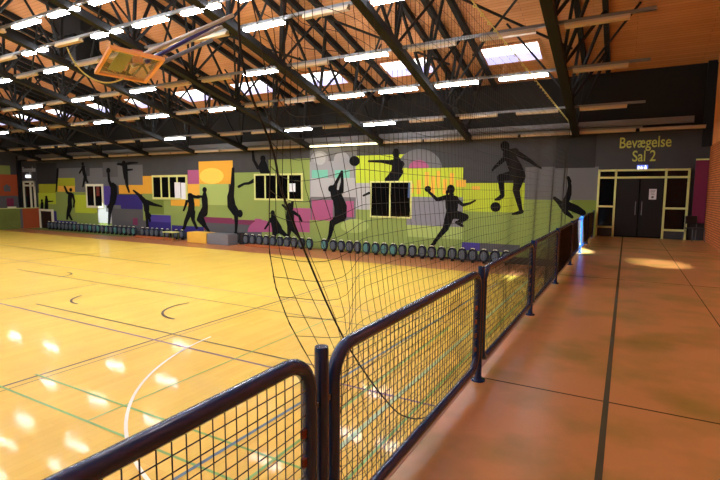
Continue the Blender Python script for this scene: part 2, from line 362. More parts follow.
silhouette('lone outstretched leg left of a window', [[(238.8, 186.6, 1.4), (244, 183.8, 1.2), (249, 183.2, 1.4), (254, 180.5, 1.9)]])
silhouette('girl crouching with one leg stretched back', [
    [(273, 215, 2), (274, 221, 3.4), (277, 229, 5)], [(271, 219, 1.5), (267.5, 225, 1.1), (265, 228.6, .9)], [(279, 230, 3), (286, 235.5, 1.7), (291.5, 239, 1)], [(275, 230, 3), (274, 238, 1.6)]], [(272.6, 212.8, 2.1, 2.6)])
silhouette('figure jumping with both arms thrown up', [
    [(288.5, 208, 2), (290, 216, 4), (290.5, 227, 3.2)], [(288, 210, 1.6), (282.5, 205, 1)], [(291.5, 209, 1.6), (292.5, 201, 1.2)], [(293, 212, 1.7), (299, 216, 1.3), (301.5, 221, .9)], [(292, 228, 2.5), (297, 234, 1.7), (300, 239, 1)], [(289.5, 228, 2.4), (288.5, 237, 1.2)]], [(289.5, 205, 1.9, 2.3)])
silhouette('standing figure waving with one raised arm', [
    [(64.5, 186.6, .9), (67, 192.4, 1.1), (70, 193.8, 1.5)], [(70.3, 194.4, 2.2), (69.6, 200, 2), (69.8, 206, 2.2)], [(72.5, 194.4, 1.1), (74.3, 201, .9), (73.6, 207, .7)], [(69, 207, 1.8), (67.6, 213, 1.2), (67, 219, .9)], [(70.4, 207, 1.8), (68.5, 214, 1.2), (71.6, 219.6, .9)]], [(70.7, 189.8, 1.4, 1.9)])
silhouette('basketball player leaping with ball held overhead', [
    [(108.3, 173, 1), (109, 181, 1.2), (111.5, 186, 1.8)], [(113.6, 186.5, 3), (113.8, 194, 3.2), (112.6, 202, 2.8)], [(112, 202, 2.6), (109.8, 212, 1.7), (108.8, 224, 1)], [(112.6, 203, 2.4), (108.6, 207, 1.7)]], [(108.2, 170.6, 2, 2.8), (112.8, 184.3, 1.6, 1.9)])
silhouette('leaping figure with both arms spread wide', [
    [(117.6, 164, .9), (122.6, 164.6, 1.5), (130, 163, 1.3), (137, 162.6, .8)], [(124.6, 165.6, 2.6), (125.2, 172, 2.4), (125.8, 178, 2)], [(126, 178, 1.8), (127, 186, 1.2), (129, 192, .8)], [(126.5, 170, 1.1), (132, 169.6, .8)]], [(123.6, 162.4, 1.6, 1.9)])
silhouette('acrobat turning a cartwheel', [
    [(133.6, 190.6, .9), (139, 195, 1.4), (145, 202, 2.6)], [(146, 202, 2.6), (154, 204.6, 1.5), (161.6, 206.4, .8)], [(146, 203, 3), (146.6, 210, 2.6)], [(146.4, 211, 1.7), (147, 220, 1.3), (147.4, 229, 1)], [(148, 213, 1.4), (150, 221, .9)]], [(149, 215.6, 2, 2.4)])
silhouette('small climber clinging high on the wall', [
    [(83, 167, 1.6), (84, 173, 1.6), (85.5, 178, 1.4)], [(85, 178, 1.3), (87.6, 182.6, .8)], [(84.6, 178, 1.2), (82.8, 186.6, .7)], [(82, 168.6, .9), (79.4, 173, .7)]], [(82.6, 163.8, 1.2, 1.6)])
silhouette('thin hanging rope figure', [[(57.6, 169, .9), (57, 180, .8), (56, 191.5, .6)]])
silhouette('couple, one pointing sideways', [
    [(46.4, 199.4, 1.5), (46.4, 207, 1.8), (46.4, 214, 1.6), (48, 226, 1)], [(47, 201.4, .8), (52.6, 201.2, .6)], [(42, 203, 1.3), (41.8, 211, 1.5)], [(46, 214, 1.4), (46, 230, .8)]], [(46.2, 197.2, 1.1, 1.5), (41.8, 200.6, 1, 1.4)])
silhouette('breakdancer balancing on one hand', [
    [(568, 178, 2), (570.6, 181.4, 1)], [(568.8, 179, 1.6), (569.8, 186, 1.9), (569, 194, 2.6), (566, 201, 3.4)], [(554.4, 198, 1.6), (560, 203, 2.6), (566, 205, 4.2), (576, 209, 4), (583, 213, 3)], [(560, 204, 2.2), (566, 212, 2.6), (572, 217, 1.6)]])

# ------------------------------------------------------------------ windows and doors of the far wall
def rect(px0, py0, px1, py1, d):
    a, b = onY(px0, (py0+py1)/2, WY-d), onY(px1, (py0+py1)/2, WY-d); xm = (px0+px1)/2
    return a.x, b.x, onY(xm, py1, WY-d).z, onY(xm, py0, WY-d).z
def window(n, px, splits, frame_m, fw, skip=()):
    x0, x1, z0, z1 = rect(*px, .07)
    root = struct(bpy.data.objects.new('window_%d' % n, None)); COL.objects.link(root); root.location = (x0, WY, z0); W, Hh = x1-x0, z1-z0
    f = MB(); f.box((0, -.07, 0), (W, 0, fw)); f.box((0, -.07, Hh-fw), (W, 0, Hh)); f.box((0, -.07, fw), (fw, 0, Hh-fw)); f.box((W-fw, -.07, fw), (W, 0, Hh-fw))
    for t in splits: f.box((W*t-fw/2, -.07, fw), (W*t+fw/2, 0, Hh-fw))
    f.build('frame', frame_m, root)
    g = MB(); g.box((fw*.5, -.06, fw*.5), (W-fw*.5, -.05, Hh-fw*.5)); g.build('pane', glass_dark, root)
    return root, W, Hh
paper = mat('pane_white', (226, 228, 236), .6)  # plain white for the pale marks on two window panes
w1_, W, Hh = window(1, (86, 184, 103, 208), [.5], frame_white, .16)
b = MB(); b.box((W*.62, -.066, Hh*.5), (W*.8, -.061, Hh*.9)); b.build('poster', mat('red_poster', (110, 40, 30), .6), w1_)
w2_, W, Hh = window(2, (152, 175, 187, 199.5), [.27, .5, .73], frame_cream, .13)
b = MB(); b.box((W*.66, -.08, Hh*.07), (W*.82, -.07, Hh*.7)); b.box((W*.84, -.08, Hh*.03), (W*.96, -.07, Hh*.68)); b.build('white_strips', paper, w2_)
w3_, W, Hh = window(3, (254, 173.5, 302.5, 200.5), [.24, .47, .72], frame_cream, .1)
b = MB(); b.box((W*.74, -.08, Hh*.33), (W*.86, -.07, Hh*.63)); b.build('white_patch', paper, w3_)
w4_, W, Hh = window(4, (370, 181, 411.5, 218), [.49], frame_cream, .075)
b = MB(); b.box((W*.92, -.09, Hh*.55), (W*.96, -.062, Hh*.95)); b.build('curtain_edge', mat('blue_strip', (70, 96, 150), .6), w4_)

def door(n, x0, x1, z1, posts, rails, fm, fw, glass=True):
    root = struct(bpy.data.objects.new('door_%d' % n, None)); COL.objects.link(root); root.location = (x0, WY, 0)
    f = MB(); Wd = x1-x0
    for px_ in posts: f.box((px_-fw/2, -.14, 0), (px_+fw/2, -.02, z1))
    for (a, c, z) in rails: f.box((a, -.14, z-fw/2), (c, -.02, z+fw/2))
    f.build('frame', fm, root)
    g = MB(); g.box((0, -.06, .02), (Wd, -.02, z1-.01)); g.build('pane', glass_dark, root)
    return root
X0 = -1.0
d1 = door(1, X0, 1.92, 2.55, [.03, .6, 2.2, 2.89], [(0, 2.92, 2.51), (0, 2.92, 2.24), (.0, .6, 1.15), (0, .6, .37), (2.2, 2.92, 1.12), (2.2, 2.92, .33)], frame_cream, .07)
b = MB(); b.box((0, -.1, .02), (.57, -.05, .34)); b.box((2.23, -.1, .02), (2.88, -.05, .3)); b.build('kick_panel', wall_dark, d1)
b = MB(); b.box((.66, -.075, .05), (1.38, -.062, 2.2)); b.box((1.42, -.075, .05), (2.14, -.062, 2.2)); dl = b.build('door_leaf', mat('door_leaf_black', (14, 14, 15), .4, 0, 0, 1, .3), d1)
b = MB(); b.tube([(1.3, -.11, .85), (1.3, -.11, 1.35)], .015, 8); b.tube([(1.5, -.11, .85), (1.5, -.11, 1.35)], .015, 8); b.build('handle', galv, d1)
d2 = door(2, -42.75, -41.0, 2.35, [.07, 1.1, 1.68], [(0, 1.75, 2.28), (0, 1.75, 1.98)], frame_white, .14)
d3 = bpy.data.objects.new('door_3', None); COL.objects.link(d3); struct(d3); d3.location = (-40.6, WY, CZ)
b = MB(); b.box((0, -.12, 0), (.16, 0, 1.5)); b.box((1.75, -.12, 0), (1.9, 0, 1.5)); b.box((.16, -.12, 1.34), (1.75, 0, 1.5)); b.build('frame', frame_white, d3)
b = MB(); b.box((.16, -.06, 0), (1.75, -.02, 1.34)); b.build('pane', mat('door_leaf_black', (24, 24, 25)), d3)

# notice on the door, exit sign, lettering
n0, n1, nz0, nz1 = rect(649, 189, 656.5, 199.5, .1)
nt_ = thing('door_notice', 'white paper notice stuck on the dark double door', 'notice', (n0, WY-.076, nz0))
W, Hh = n1-n0, nz1-nz0
b = MB(); b.box((0, -.006, 0), (W, 0, Hh)); b.build('sheet', mat('notice_paper', (205, 205, 205), .6), nt_)
b = MB()
for i, (s0, s1) in enumerate([(.15, .85), (.15, .8), (.2, .7), (.25, .75)]): b.box((W*s0, -.009, Hh*(.86-.13*i)), (W*s1, -.006, Hh*(.9-.13*i)))
b.box((W*.35, -.009, Hh*.12), (W*.65, -.006, Hh*.32)); b.build('print', mat('notice_ink', (70, 70, 70), .6), nt_)
e0, e1, ez0, ez1 = rect(637, 165, 648, 170.4, .12)
ex = thing('exit_sign', 'small lit blue and white emergency exit sign above the double door', 'exit sign', (e0, WY-.002, ez0)); W, Hh = e1-e0, ez1-ez0
b = MB(); b.box((0, -.09, 0), (W, 0, Hh)); b.build('light_box', mat('exit_blue', (96, 116, 226), .4, emit=1.1), ex)
b = MB()
b.box((W*.08, -.094, Hh*.18), (W*.2, -.09, Hh*.82))                                   # door
b.prism([(W*.3, -.094, Hh*.5), (W*.42, -.094, Hh*.85), (W*.42, -.094, Hh*.62), (W*.55, -.094, Hh*.62), (W*.55, -.094, Hh*.38), (W*.42, -.094, Hh*.38), (W*.42, -.094, Hh*.15)], (0, .004, 0))
b.prism([(W*.66, -.094, Hh*.15), (W*.72, -.094, Hh*.4), (W*.68, -.094, Hh*.62), (W*.76, -.094, Hh*.7), (W*.9, -.094, Hh*.6), (W*.84, -.094, Hh*.4), (W*.92, -.094, Hh*.15), (W*.84, -.094, Hh*.15), (W*.78, -.094, Hh*.34), (W*.73, -.094, Hh*.15)], (0, .004, 0))
b.prism([(W*.77+W*.05*math.cos(a*.7), -.094, Hh*.82+Hh*.12*math.sin(a*.7)) for a in range(9)], (0, .004, 0))
b.build('pictogram', mat('exit_white', (240, 244, 255), .4, emit=2.2), ex)
def lettering(name, text, x, z, size, mm, label, sx=1.0, spacing=1.0):
    c = bpy.data.curves.new(name, 'FONT'); c.body = text; c.size = size; c.align_x = 'CENTER'; c.align_y = 'TOP'; c.extrude = .012; c.offset = .009*size; c.space_line = .9
    c.materials.append(mm)
    tmp = bpy.data.objects.new('tmp', c); COL.objects.link(tmp); me = bpy.data.meshes.new_from_object(tmp); bpy.data.objects.remove(tmp)
    o = bpy.data.objects.new(name, me); COL.objects.link(o); o.location = (x, WY-.014, z); o.rotation_euler = (math.pi/2, 0, 0); o.scale = (sx, 1, 1)
    return tag(o, label, 'lettering')
let = mat('letter_olive', (178, 184, 84), .6)
lettering('wall_lettering', 'Bevægelse\nSal 2', .47, 3.79, .56, let, 'olive-yellow wall lettering "Bevægelse Sal 2" above the double door', .72)
lettering('wall_lettering', 'Bevægelse\nSal 1', -41.9, 3.55, .6, mat('letter_grey', (150, 150, 150), .6), 'pale grey wall lettering above the small door in the far corner', .8)
b = MB(); b.box((-42.3, WY-.1, 2.62), (-41.7, WY, 2.82))
tag(b.build('door_lamp', mat('exit_white', (240, 244, 255))), 'small white lit sign above the door in the far corner', 'sign')
p0 = onX(6, 209, XLE)
b = MB(); b.box((XLE-.06, 18.4, .25), (XLE+.06, 18.95, .36)); tag(b.build('white_box', frame_white), 'small white box on the cap of the far retaining wall', 'box')
hs = MB(); p = onX(7, 188, XL)
hs.prism([(XL+.006, p.y-.22, p.z-.28), (XL+.006, p.y+.22, p.z-.28), (XL+.006, p.y+.26, p.z+.1), (XL+.006, p.y, p.z+.32), (XL+.006, p.y-.26, p.z+.1)], (.012, 0, 0))
tag(hs.build('wall_emblem', MATS['paint_grey']), 'small grey house-shaped emblem on the rust-red field of the end wall', 'emblem')

# red door panel and chairs by the right wall
rp = thing('hinged_board', 'dark wine-red hinged panel standing open beside the brick wall', 'panel', (2.05, WY-.12, .62))
b = MB(); b.box((0, -.05, 0), (.38, 0, 2.2)); b.build('board', mat('wine_board', (112, 16, 58), .6), rp)
b = MB(); b.box((0, -.06, 2.2), (.38, .0, 2.25)); b.build('top_edge', frame_cream, rp)
ch_dark = mat('chair_dark', (30, 30, 33), .45)
def dark_chair(loc, rz, label):
    t = thing('side_chair', label, 'chair', loc, rz)
    b = MB(); b.box((-.21, -.2, .43), (.21, .22, .47)); b.build('seat', ch_dark, t, bevel=.01)
    b = MB(); b.box((-.2, .2, .6), (.2, .235, .88)); b.build('backrest', ch_dark, t, bevel=.01)
    for sx_ in (-1, 1):
        b = MB(); b.tube([(sx_*.2, -.19, .44), (sx_*.22, -.22, 0)], .012, 8); b.build('leg', galv, t)
        b = MB(); b.tube([(sx_*.2, .22, .88), (sx_*.2, .21, .44), (sx_*.22, .25, 0)], .012, 8); b.build('leg', galv, t)
dark_chair((2.12, WY-.55, 0), .5, 'dark side chair on the corridor floor below the red panel')

# ------------------------------------------------------------------ roof steelwork
TX0, TSP = -1.85, 4.2
rows = {'A': 20.38, 'B': 18.1, 'C': 15.4, 'D': 13.1, 'E': 10.85, 'F': 9.7, 'G': 8.5}
words_ = ['first', 'second', 'third', 'fourth', 'fifth', 'sixth', 'seventh', 'eighth', 'ninth', 'tenth', 'eleventh', 'twelfth', 'thirteenth', 'fourteenth', 'fifteenth', 'sixteenth', 'seventeenth', 'eighteenth', 'nineteenth', 'twentieth', 'twenty-first', 'twenty-second', 'twenty-third', 'twenty-fourth', 'twenty-fifth']
def make_truss():
    t = thing('roof_truss', 'black steel roof truss', 'roof truss', (0, 0, 0), 0, 'black roof trusses')
    b = MB(); b.bar((0, 20.55, zb(20.55)), (0, 3, zb(3)), .26, .2); b.build('bottom_chord', black_steel, t)
    for dx in (-.5, .25, 1.0):
        b = MB(); b.bar((dx, 20.58, zr(20.58)-.13), (dx, 3, zr(3)-.13), .15, .2); b.build('top_chord', black_steel, t)
    y = 19.9
    while y > 4:
        for dx, dy in ((-.5, -1.1), (-.5, 1.1), (1.0, -1.1), (1.0, 1.1)):
            if y+dy > 20.5: continue
            b = MB(); b.bar((0, y, zb(y)), (dx, y+dy, zr(y+dy)-.2), .075, .075); b.build('web_bar', black_steel, t)
        b = MB(); b.bar((0, y, zb(y)), (.25, y, zr(y)-.2), .085, .085); b.build('web_post', black_steel, t)
        y -= 2.35
    for yy in (17.0, 11.5):
        for s_ in (-1, 1):
            b = MB(); b.tube([(0, yy, zb(yy)), (s_*1.9, yy-.5, zr(yy-.5)-.01)], .035, 6); b.build('knee_brace', black_steel, t)
    return t
tr0 = make_truss(); tr0.location = (TX0, 0, 0); tr0['label'] = 'black steel roof truss nearest the corridor, ending above the fence'
for k in range(1, 11):
    dup(tr0, (TX0-TSP*k, 0, 0), 0, 'black steel roof truss, %s one counted from the corridor' % words_[k])
for k in range(0, 3):
    x1 = TX0-TSP*k; x0 = x1-TSP
    for a, c, w_ in (((x1, 17.6), (x0+1, 13.4), 'falling'), ((x0+1, 17.2), (x1, 13.0), 'rising')):
        b = MB(); b.tube([(a[0], a[1], zr(a[1])-.5), (c[0], c[1], zr(c[1])-.5)], .04, 6)
        tag(b.build('sway_rod', black_steel), 'thin dark %s bracing rod under the roof in the %s bay from the corridor' % (w_, words_[k]), 'bracing rod', 'bracing rods')
# rails and fluorescent fittings
lit = {'A': [], 'B': [4, 6, 10], 'C': [1, 2, 3, 4, 7, 9, 11, 14, 16], 'D': [3, 5, 8, 10, 12], 'E': [2, 4, 9, 11, 13], 'F': [3, 4, 5, 6, 7, 9, 11], 'G': [4, 5, 6, 7, 8, 10, 12, 14]}
def make_fit(name, lmat, length, glow):
    t = thing(name, 'fluorescent ceiling light', 'ceiling light', (0, 0, 0), 0, 'fluorescent ceiling lights')
    b = MB(); b.box((0, -.055, .03), (length, .055, .09)); b.build('housing', housing, t, bevel=.01)
    b = MB()
    b.prism([(.01, -.085, .03), (.01, .085, .03), (.01, .08, -.025), (.01, -.08, -.025)], (length-.02, 0, 0)); d = b.build('diffuser', lmat, t)
    return t
fit_lit = make_fit('ceiling_light', diff_lit, 1.42, 1); fit_off = make_fit('ceiling_light', diff_off, 1.42, 0)
fit_long = make_fit('ceiling_light', diff_off, 1.98, 0); fit_warm = make_fit('ceiling_light', diff_warm, 1.98, 1)
used = set()
rown = {'A': 'the row along the far wall', 'B': 'the second row from the far wall', 'C': 'the third row from the far wall', 'D': 'the fourth row from the far wall', 'E': 'the fifth row from the far wall', 'F': 'the sixth row from the far wall', 'G': 'the seventh row from the far wall'}
for r, Y in rows.items():
    z = zb(Y)-(.06 if r != 'A' else .02)
    b = MB(); b.box((XL+.3, Y-.05, z+.09), (.36, Y+.05, z+.16))
    if r == 'A': b.box((XL+.3, Y-.02, z+.2), (1.9, Y+.16, z+.42))
    tag(b.build('lighting_rail', galv), 'long grey rail carrying %s of ceiling lights' % rown[r][4:], 'lighting rail', 'lighting rails')
    for j in range(-1 if r == 'A' else 0, 20):
        src = fit_lit if j in lit[r] else fit_off
        if r == 'A': src = fit_warm if j in (5, 6) else fit_long
        x = -1.57-2.09*j + {'A': -.25, 'F': .85, 'G': .65}.get(r, 0)
        lab = '%s fluorescent light, %s from the right in %s' % ('lit white' if src in (fit_lit, fit_warm) else 'unlit', words_[j+(1 if r == 'A' else 0)], rown[r])
        if id(src) in used: dup(src, (x, Y, z), 0, lab)
        else: src.location = (x, Y, z); src['label'] = lab; used.add(id(src))
for Y in (5.6, 2.2, -2.0, -6.0, -10.0):                # unseen rows over the near half of the hall, added lit to brighten it
    zz = zb(Y) if Y > 2 else zb(2)-SL*(2-Y)
    for j in range(1, 20, 2):
        dup(fit_lit, (-1.57-2.09*j, Y, zz), 0, 'added lit white fluorescent light over the unseen near half of the hall')
# rooflights
def make_roof(loc, n):
    t = thing('rooflight', 'bright rooflight', 'rooflight', loc, 0, 'rooflights in the wooden ceiling')
    a = math.atan(SL)
    def P(x, s, d=0): return (x, s*math.cos(a)+d*math.sin(a)*-1, -s*math.sin(a)-d*math.cos(a))
    b = MB()
    for (x0, x1, s0, s1) in ((-1.08, 1.08, -.72, -.62), (-1.08, 1.08, .62, .72), (-1.08, -.98, -.62, .62), (.98, 1.08, -.62, .62)):
        v = [P(x, s, d) for x in (x0, x1) for s in (s0, s1) for d in (.0, .05)]
        b.add(v, [(0, 1, 3, 2), (4, 6, 7, 5), (0, 4, 5, 1), (2, 3, 7, 6), (0, 2, 6, 4), (1, 5, 7, 3)])
    b.build('frame', MATS['wood_ceiling'], t)
    for s0, s1, mm in ((-.62, .02, sky_white), (.02, .62, sky_lilac)):
        b = MB(); v = [P(x, s, d) for x in (-.98, .98) for s in (s0, s1) for d in (.005, .025)]
        b.add(v, [(0, 1, 3, 2), (4, 6, 7, 5), (0, 4, 5, 1), (2, 3, 7, 6), (0, 2, 6, 4), (1, 5, 7, 3)]); b.build('pane', mm, t)
    return t
YS = 18.35
rl0 = make_roof((-3.95, YS, zr(YS)), 0); rl0['label'] = 'bright rooflight in the wooden ceiling, first from the corridor'
for k in range(1, 10): dup(rl0, (-3.95-4.12*k, YS, zr(YS)), 0, 'bright rooflight in the wooden ceiling, %s from the corridor' % words_[k])

# ------------------------------------------------------------------ folded basketball backboard under the roof
def at(px, py, dist): d = ray(px, py); return EYEP+d*(dist/d.length)
bbp = [at(97, 71.5, 9.6), at(115, 49, 8.9), at(161, 60, 9.1), at(143, 80, 9.8)]
ctr = sum(bbp, Vector())/4; ux = (bbp[3]-bbp[0]+bbp[2]-bbp[1]).normalized(); vy_ = (bbp[1]-bbp[0]+bbp[2]-bbp[3]); vy_ = (vy_-ux*vy_.dot(ux)).normalized(); nz_ = ux.cross(vy_)
hw, hh = (bbp[3]-bbp[0]).length/2, (bbp[1]-bbp[0]).length/2
hoop = thing('basketball_backboard', 'basketball backboard with orange rim folded up under the roof trusses', 'basketball backboard', ctr)
hoop.matrix_world = Matrix((ux, vy_, nz_)).transposed().to_4x4(); hoop.location = ctr
b = MB(); b.box((-hw, -hh, -.012), (hw, hh, .012)); bg = mat('board_acrylic', (150, 132, 84), .1); bg.node_tree.nodes['Principled BSDF'].inputs['Alpha'].default_value = .3
b.build('board', bg, hoop)
b = MB(); ft = .05
b.box((-hw-ft, -hh-ft, -.03), (hw+ft, -hh, .03)); b.box((-hw-ft, hh, -.03), (hw+ft, hh+ft, .03)); b.box((-hw-ft, -hh, -.03), (-hw, hh, .03)); b.box((hw, -hh, -.03), (hw+ft, hh, .03))
b.build('frame', mat('frame_orange', (232, 160, 84), .5), hoop)
b = MB(); b.box((-hw+.12, -hh+.1, -.028), (-hw+.34, hh-.1, -.016)); b.build('padding', mat('pad_green', (150, 180, 120), .6), hoop)
b = MB(); b.tube([(.1+.23*math.cos(2*math.pi*j/24), -.1+.23*math.sin(2*math.pi*j/24), -.22) for j in range(24)], .014, 8, 0, True); b.box((.02, .1, -.23), (.18, .16, -.02))
rim = b.build('rim', mat('rim_orange', (190, 84, 40), .4), hoop)
iv = hoop.matrix_world.inverted()
anchor = [at(233, 15, 10.0), at(224, 20, 10.3), at(222, 27, 10.4), at(212, 40, 10.6)]
for (px, py, dd), e, mm in zip([(140, 56, 9.05), (146, 62, 9.15), (132, 66, 9.3), (150, 68, 9.4)], anchor, ['arm_pale', 'arm_blue', 'arm_pale', 'arm_grey']):
    M_ = mat(mm, {'arm_pale': (176, 174, 168), 'arm_blue': (52, 44, 120), 'arm_grey': (96, 96, 104)}[mm], .4, .2)
    m_ = Matrix.Translation(ctr) @ Matrix((ux, vy_, nz_)).transposed().to_4x4(); inv = m_.inverted()
    b = MB(); b.tube([inv @ at(px, py, dd), inv @ e], .035, 8); b.build('support_arm', M_, hoop)
# black ventilation unit between the trusses
c0 = at(81, 26, 23.6)
vu = thing('ventilation_unit', 'black boxy ventilation unit hung under the roof behind the backboard', 'ventilation unit', c0)
b = MB(); b.box((-.95, -.6, -.5), (.95, .6, .55)); b.build('body', black_steel, vu, bevel=.03)
c1 = at(83, 54, 23.6)-c0
b = MB(); b.box((c1.x-.6, -.5, c1.z-.5), (c1.x+.6, .5, -.5)); b.build('duct', black_steel, vu, bevel=.03)
for sx_ in (-.8, .8):
    b = MB(); b.tube([(sx_, 0, .55), (sx_, 0, zr(c0.y)-c0.z)], .03, 6); b.build('hanger_rod', black_steel, vu)
# yellow cable sagging beside it
b = MB(); cpts = []
A_, B_, C_, D_ = at(67, 47, 9.2), at(75, 72, 9.2), at(100, 92, 9.1), at(124, 78, 9.0)
for i in range(25):
    t = i/24; cpts.append(A_*(1-t)**3+B_*3*t*(1-t)**2+C_*3*t*t*(1-t)+D_*t**3)
b.tube(cpts, .012, 6); tag(b.build('hanging_cable', rope_yellow, smooth=True), 'thin yellow cable sagging from the roof beside the backboard', 'cable')

# ------------------------------------------------------------------ court markings
def line(a, c, w, mm, name, label, z=.003):
    a, c = Vector((a[0], a[1], 0)), Vector((c[0], c[1], 0)); d = (c-a).normalized(); n = Vector((-d.y, d.x, 0))*w/2
    b = MB(); b.quad([(p.x, p.y, CZ+z) for p in (a-n, c-n, c+n, a+n)]); o = b.build(name, mm); struct(o); return o
def arc(cx, cy_, r, a0, a1, w, mm, z=.004):
    b = MB(); n = 40
    for j in range(n):
        t0, t1 = math.radians(a0+(a1-a0)*j/n), math.radians(a0+(a1-a0)*(j+1)/n)
        b.quad([(cx+q*math.cos(t), cy_+q*math.sin(t), CZ+z) for q, t in ((r-w/2, t0), (r+w/2, t0), (r+w/2, t1), (r-w/2, t1))])
    return struct(b.build('floor_line_arc', mm))
LN = [((-8.2, -6), (-8.2, 18), .05, dark_line), ((-8.02, -6), (-8.02, 18), .02, dark_line), ((-13.5, 6.6), (-4.2, 6.6), .045, dark_line), ((-36, 6.15), (-1.6, 6.15), .05, purple_line),
      ((-9, 3.45), (-1.6, 3.45), .036, green_line), ((-8.3, 3.98), (-1.6, 3.98), .036, green_line), ((-6.0, 3.45), (-6.0, 9.5), .025, green_line), ((-2.8, -4), (-2.8, 18), .07, pale_green_line),
      ((-15.0, 2), (-14.7, 9), .035, dark_line), ((-20, 9.2), (-4.4, 9.2), .035, dark_line), ((-4.4, 6.6), (-4.4, 12), .025, dark_line), ((-4.0, 2), (-3.6, 16), .05, blue_line), ((-38, 10.4), (-2.5, 10.4), .03, purple_line),
      ((-2.4, 2), (-2.4, 17), .04, green_line), ((-3.3, 2), (-3.3, 10), .04, green_line), ((-34, 12.9), (-16, 12.9), .05, dark_line), ((-22, 7.5), (-22, 17), .04, dark_line), ((-30, 6), (-30, 17), .04, dark_line)]
for i, (a, c, w, mm) in enumerate(LN): line(a, c, w, mm, 'floor_line', '', .003+.0004*i)
arc(-2.84, 7.33, 4.53, 186, 292, .045, white_line, .012); arc(-9.2, 8.38, .97, 160, 275, .06, dark_line, .013); arc(-12.6, 8.0, .87, 195, 275, .06, dark_line, .013); arc(-17.6, 9.15, .62, -10, 100, .06, dark_line, .014)

# ------------------------------------------------------------------ fence between corridor and court
FX, FS, FY0 = -1.06, 2.6, 4.05
def make_post():
    t = thing('fence_post', 'fence post', 'fence post', (0, 0, 0), 0, 'blue-black fence posts')
    b = MB(); b.lathe([(.0, 0), (.03, 0), (.03, 1.003), (.028, 1.018), (.0, 1.018)], (0, 0, 0), 18); b.build('tube', blue_steel, t, smooth=False)
    b = MB(); b.lathe([(.0, 0), (.062, 0), (.062, .012), (.034, .016), (.034, .035), (.0, .035)], (0, 0, 0), 20); b.build('base_flange', blue_steel, t)
    for s_ in (-1, 1):
        for zz in (.3, .78): b = MB(); b.box((-.006, min(s_*.025, s_*.09), zz-.012), (.006, max(s_*.025, s_*.09), zz+.012)); b.build('hinge_tab', galv, t)
    return t
def make_panel(L, solid=False):
    t = thing('mesh_fence', 'fence panel', 'fence panel', (0, 0, 0), 0, 'wire mesh fence panels')
    r, R, z0, z1 = .031, .14, .15, .975; pts = []
    for (cy_, cz_, a0) in ((L-R, z1-R, 90), (R, z1-R, 180)):
        pass
    for (cy_, cz_, a0) in ((R, z0+R, 180), (L-R, z0+R, 270), (L-R, z1-R, 0), (R, z1-R, 90)):
        RR = R
        for j in range(9):
            a = math.radians(a0+90*j/8); pts.append((0, cy_+RR*math.cos(a), cz_+RR*math.sin(a)))
    b = MB(); b.tube(pts, r, 12, 0, True); b.build('frame', blue_steel, t, smooth=True)
    b = MB(); st = .05; n = int((L-.04)/st)
    def inset(y):      # height range left inside the rounded corners
        e = min(y, L-y); k = R-math.sqrt(max(0, R*R-(R-e)**2)) if e < R else 0
        return z0+k, z1-k
    for i in range(1, n+1):
        y = .02+st*i
        if y > L-.02: continue
        a, c = inset(y); b.tube([(0, y, a), (0, y, c)], .0027, 4)
    zz = z0+st
    while zz < z1-.02:
        e = min(zz-z0, z1-zz); k = R-math.sqrt(max(0, R*R-(R-e)**2)) if e < R else 0
        b.tube([(.004, k, zz), (.004, L-k, zz)], .0027, 4); zz += st
    b.build('wire_mesh', wire_dark, t)
    if solid:
        b = MB(); b.box((-.012, .03, z0+.02), (-.006, L-.03, z1-.02)); b.build('infill_sheet', mat('grey_sheet', (42, 66, 98), .8, 0, 0, 1, .2), t)
    for q in (.3, .42, .54, .66):
        b = MB(); b.box((-.008, L-.05, q), (.008, L-.022, q+.035)); b.build('mesh_clip', mat('clip_red', (120, 50, 30), .5), t)
    return t
posts_y = [1.58]+[FY0+FS*i for i in range(0, 7)]
pn = ['post at the open gap nearest the camera', 'second post from the camera', 'third post from the camera', 'fourth post from the camera', 'fifth post from the camera', 'sixth post from the camera', 'seventh post from the camera', 'last post before the far wall']
post0 = make_post()
for i, y in enumerate(posts_y):
    lab = 'round blue-black steel fence post, ' + pn[i]
    if i == 0: post0.location = (FX, y, 0); post0['label'] = lab
    else: dup(post0, (FX, y, 0), 0, lab)
gap = .088
spans = [(posts_y[0]-2.55, posts_y[0])]+list(zip(posts_y, posts_y[1:]))
panel0 = None
for i, (a, c) in enumerate(spans):
    lab = 'wire mesh fence panel in a rounded blue-black tube frame, %s' % ('nearest the camera' if i == 0 else words_[i]+' from the camera')
    L_ = c-a-2*gap
    if i in (0, 1): p_ = make_panel(L_); p_['label'] = lab; p_.location = (FX, a+gap, 0.022 if i == 0 else 0)
    elif i == 2: panel0 = make_panel(L_); panel0['label'] = lab; panel0.location = (FX, a+gap, 0)
    elif i == 3: dup(panel0, (FX, a+gap, 0), 0, lab)
    elif i == 4: panel1 = make_panel(L_, True); panel1['label'] = lab.replace('wire mesh fence panel', 'grey-backed fence panel'); panel1.location = (FX, a+gap, 0)
    else: dup(panel1, (FX, a+gap, 0), 0, lab.replace('wire mesh fence panel', 'grey-backed fence panel'))
yl = posts_y[-1]
b = MB(); b.box((FX-.02, yl+.06, .0), (FX+.02, WY-.16, 1.0)); tag(b.build('fence_screen', mat('end_panel', (40, 40, 42), .4)), 'narrow solid dark panel closing the fence against the far wall', 'fence panel')

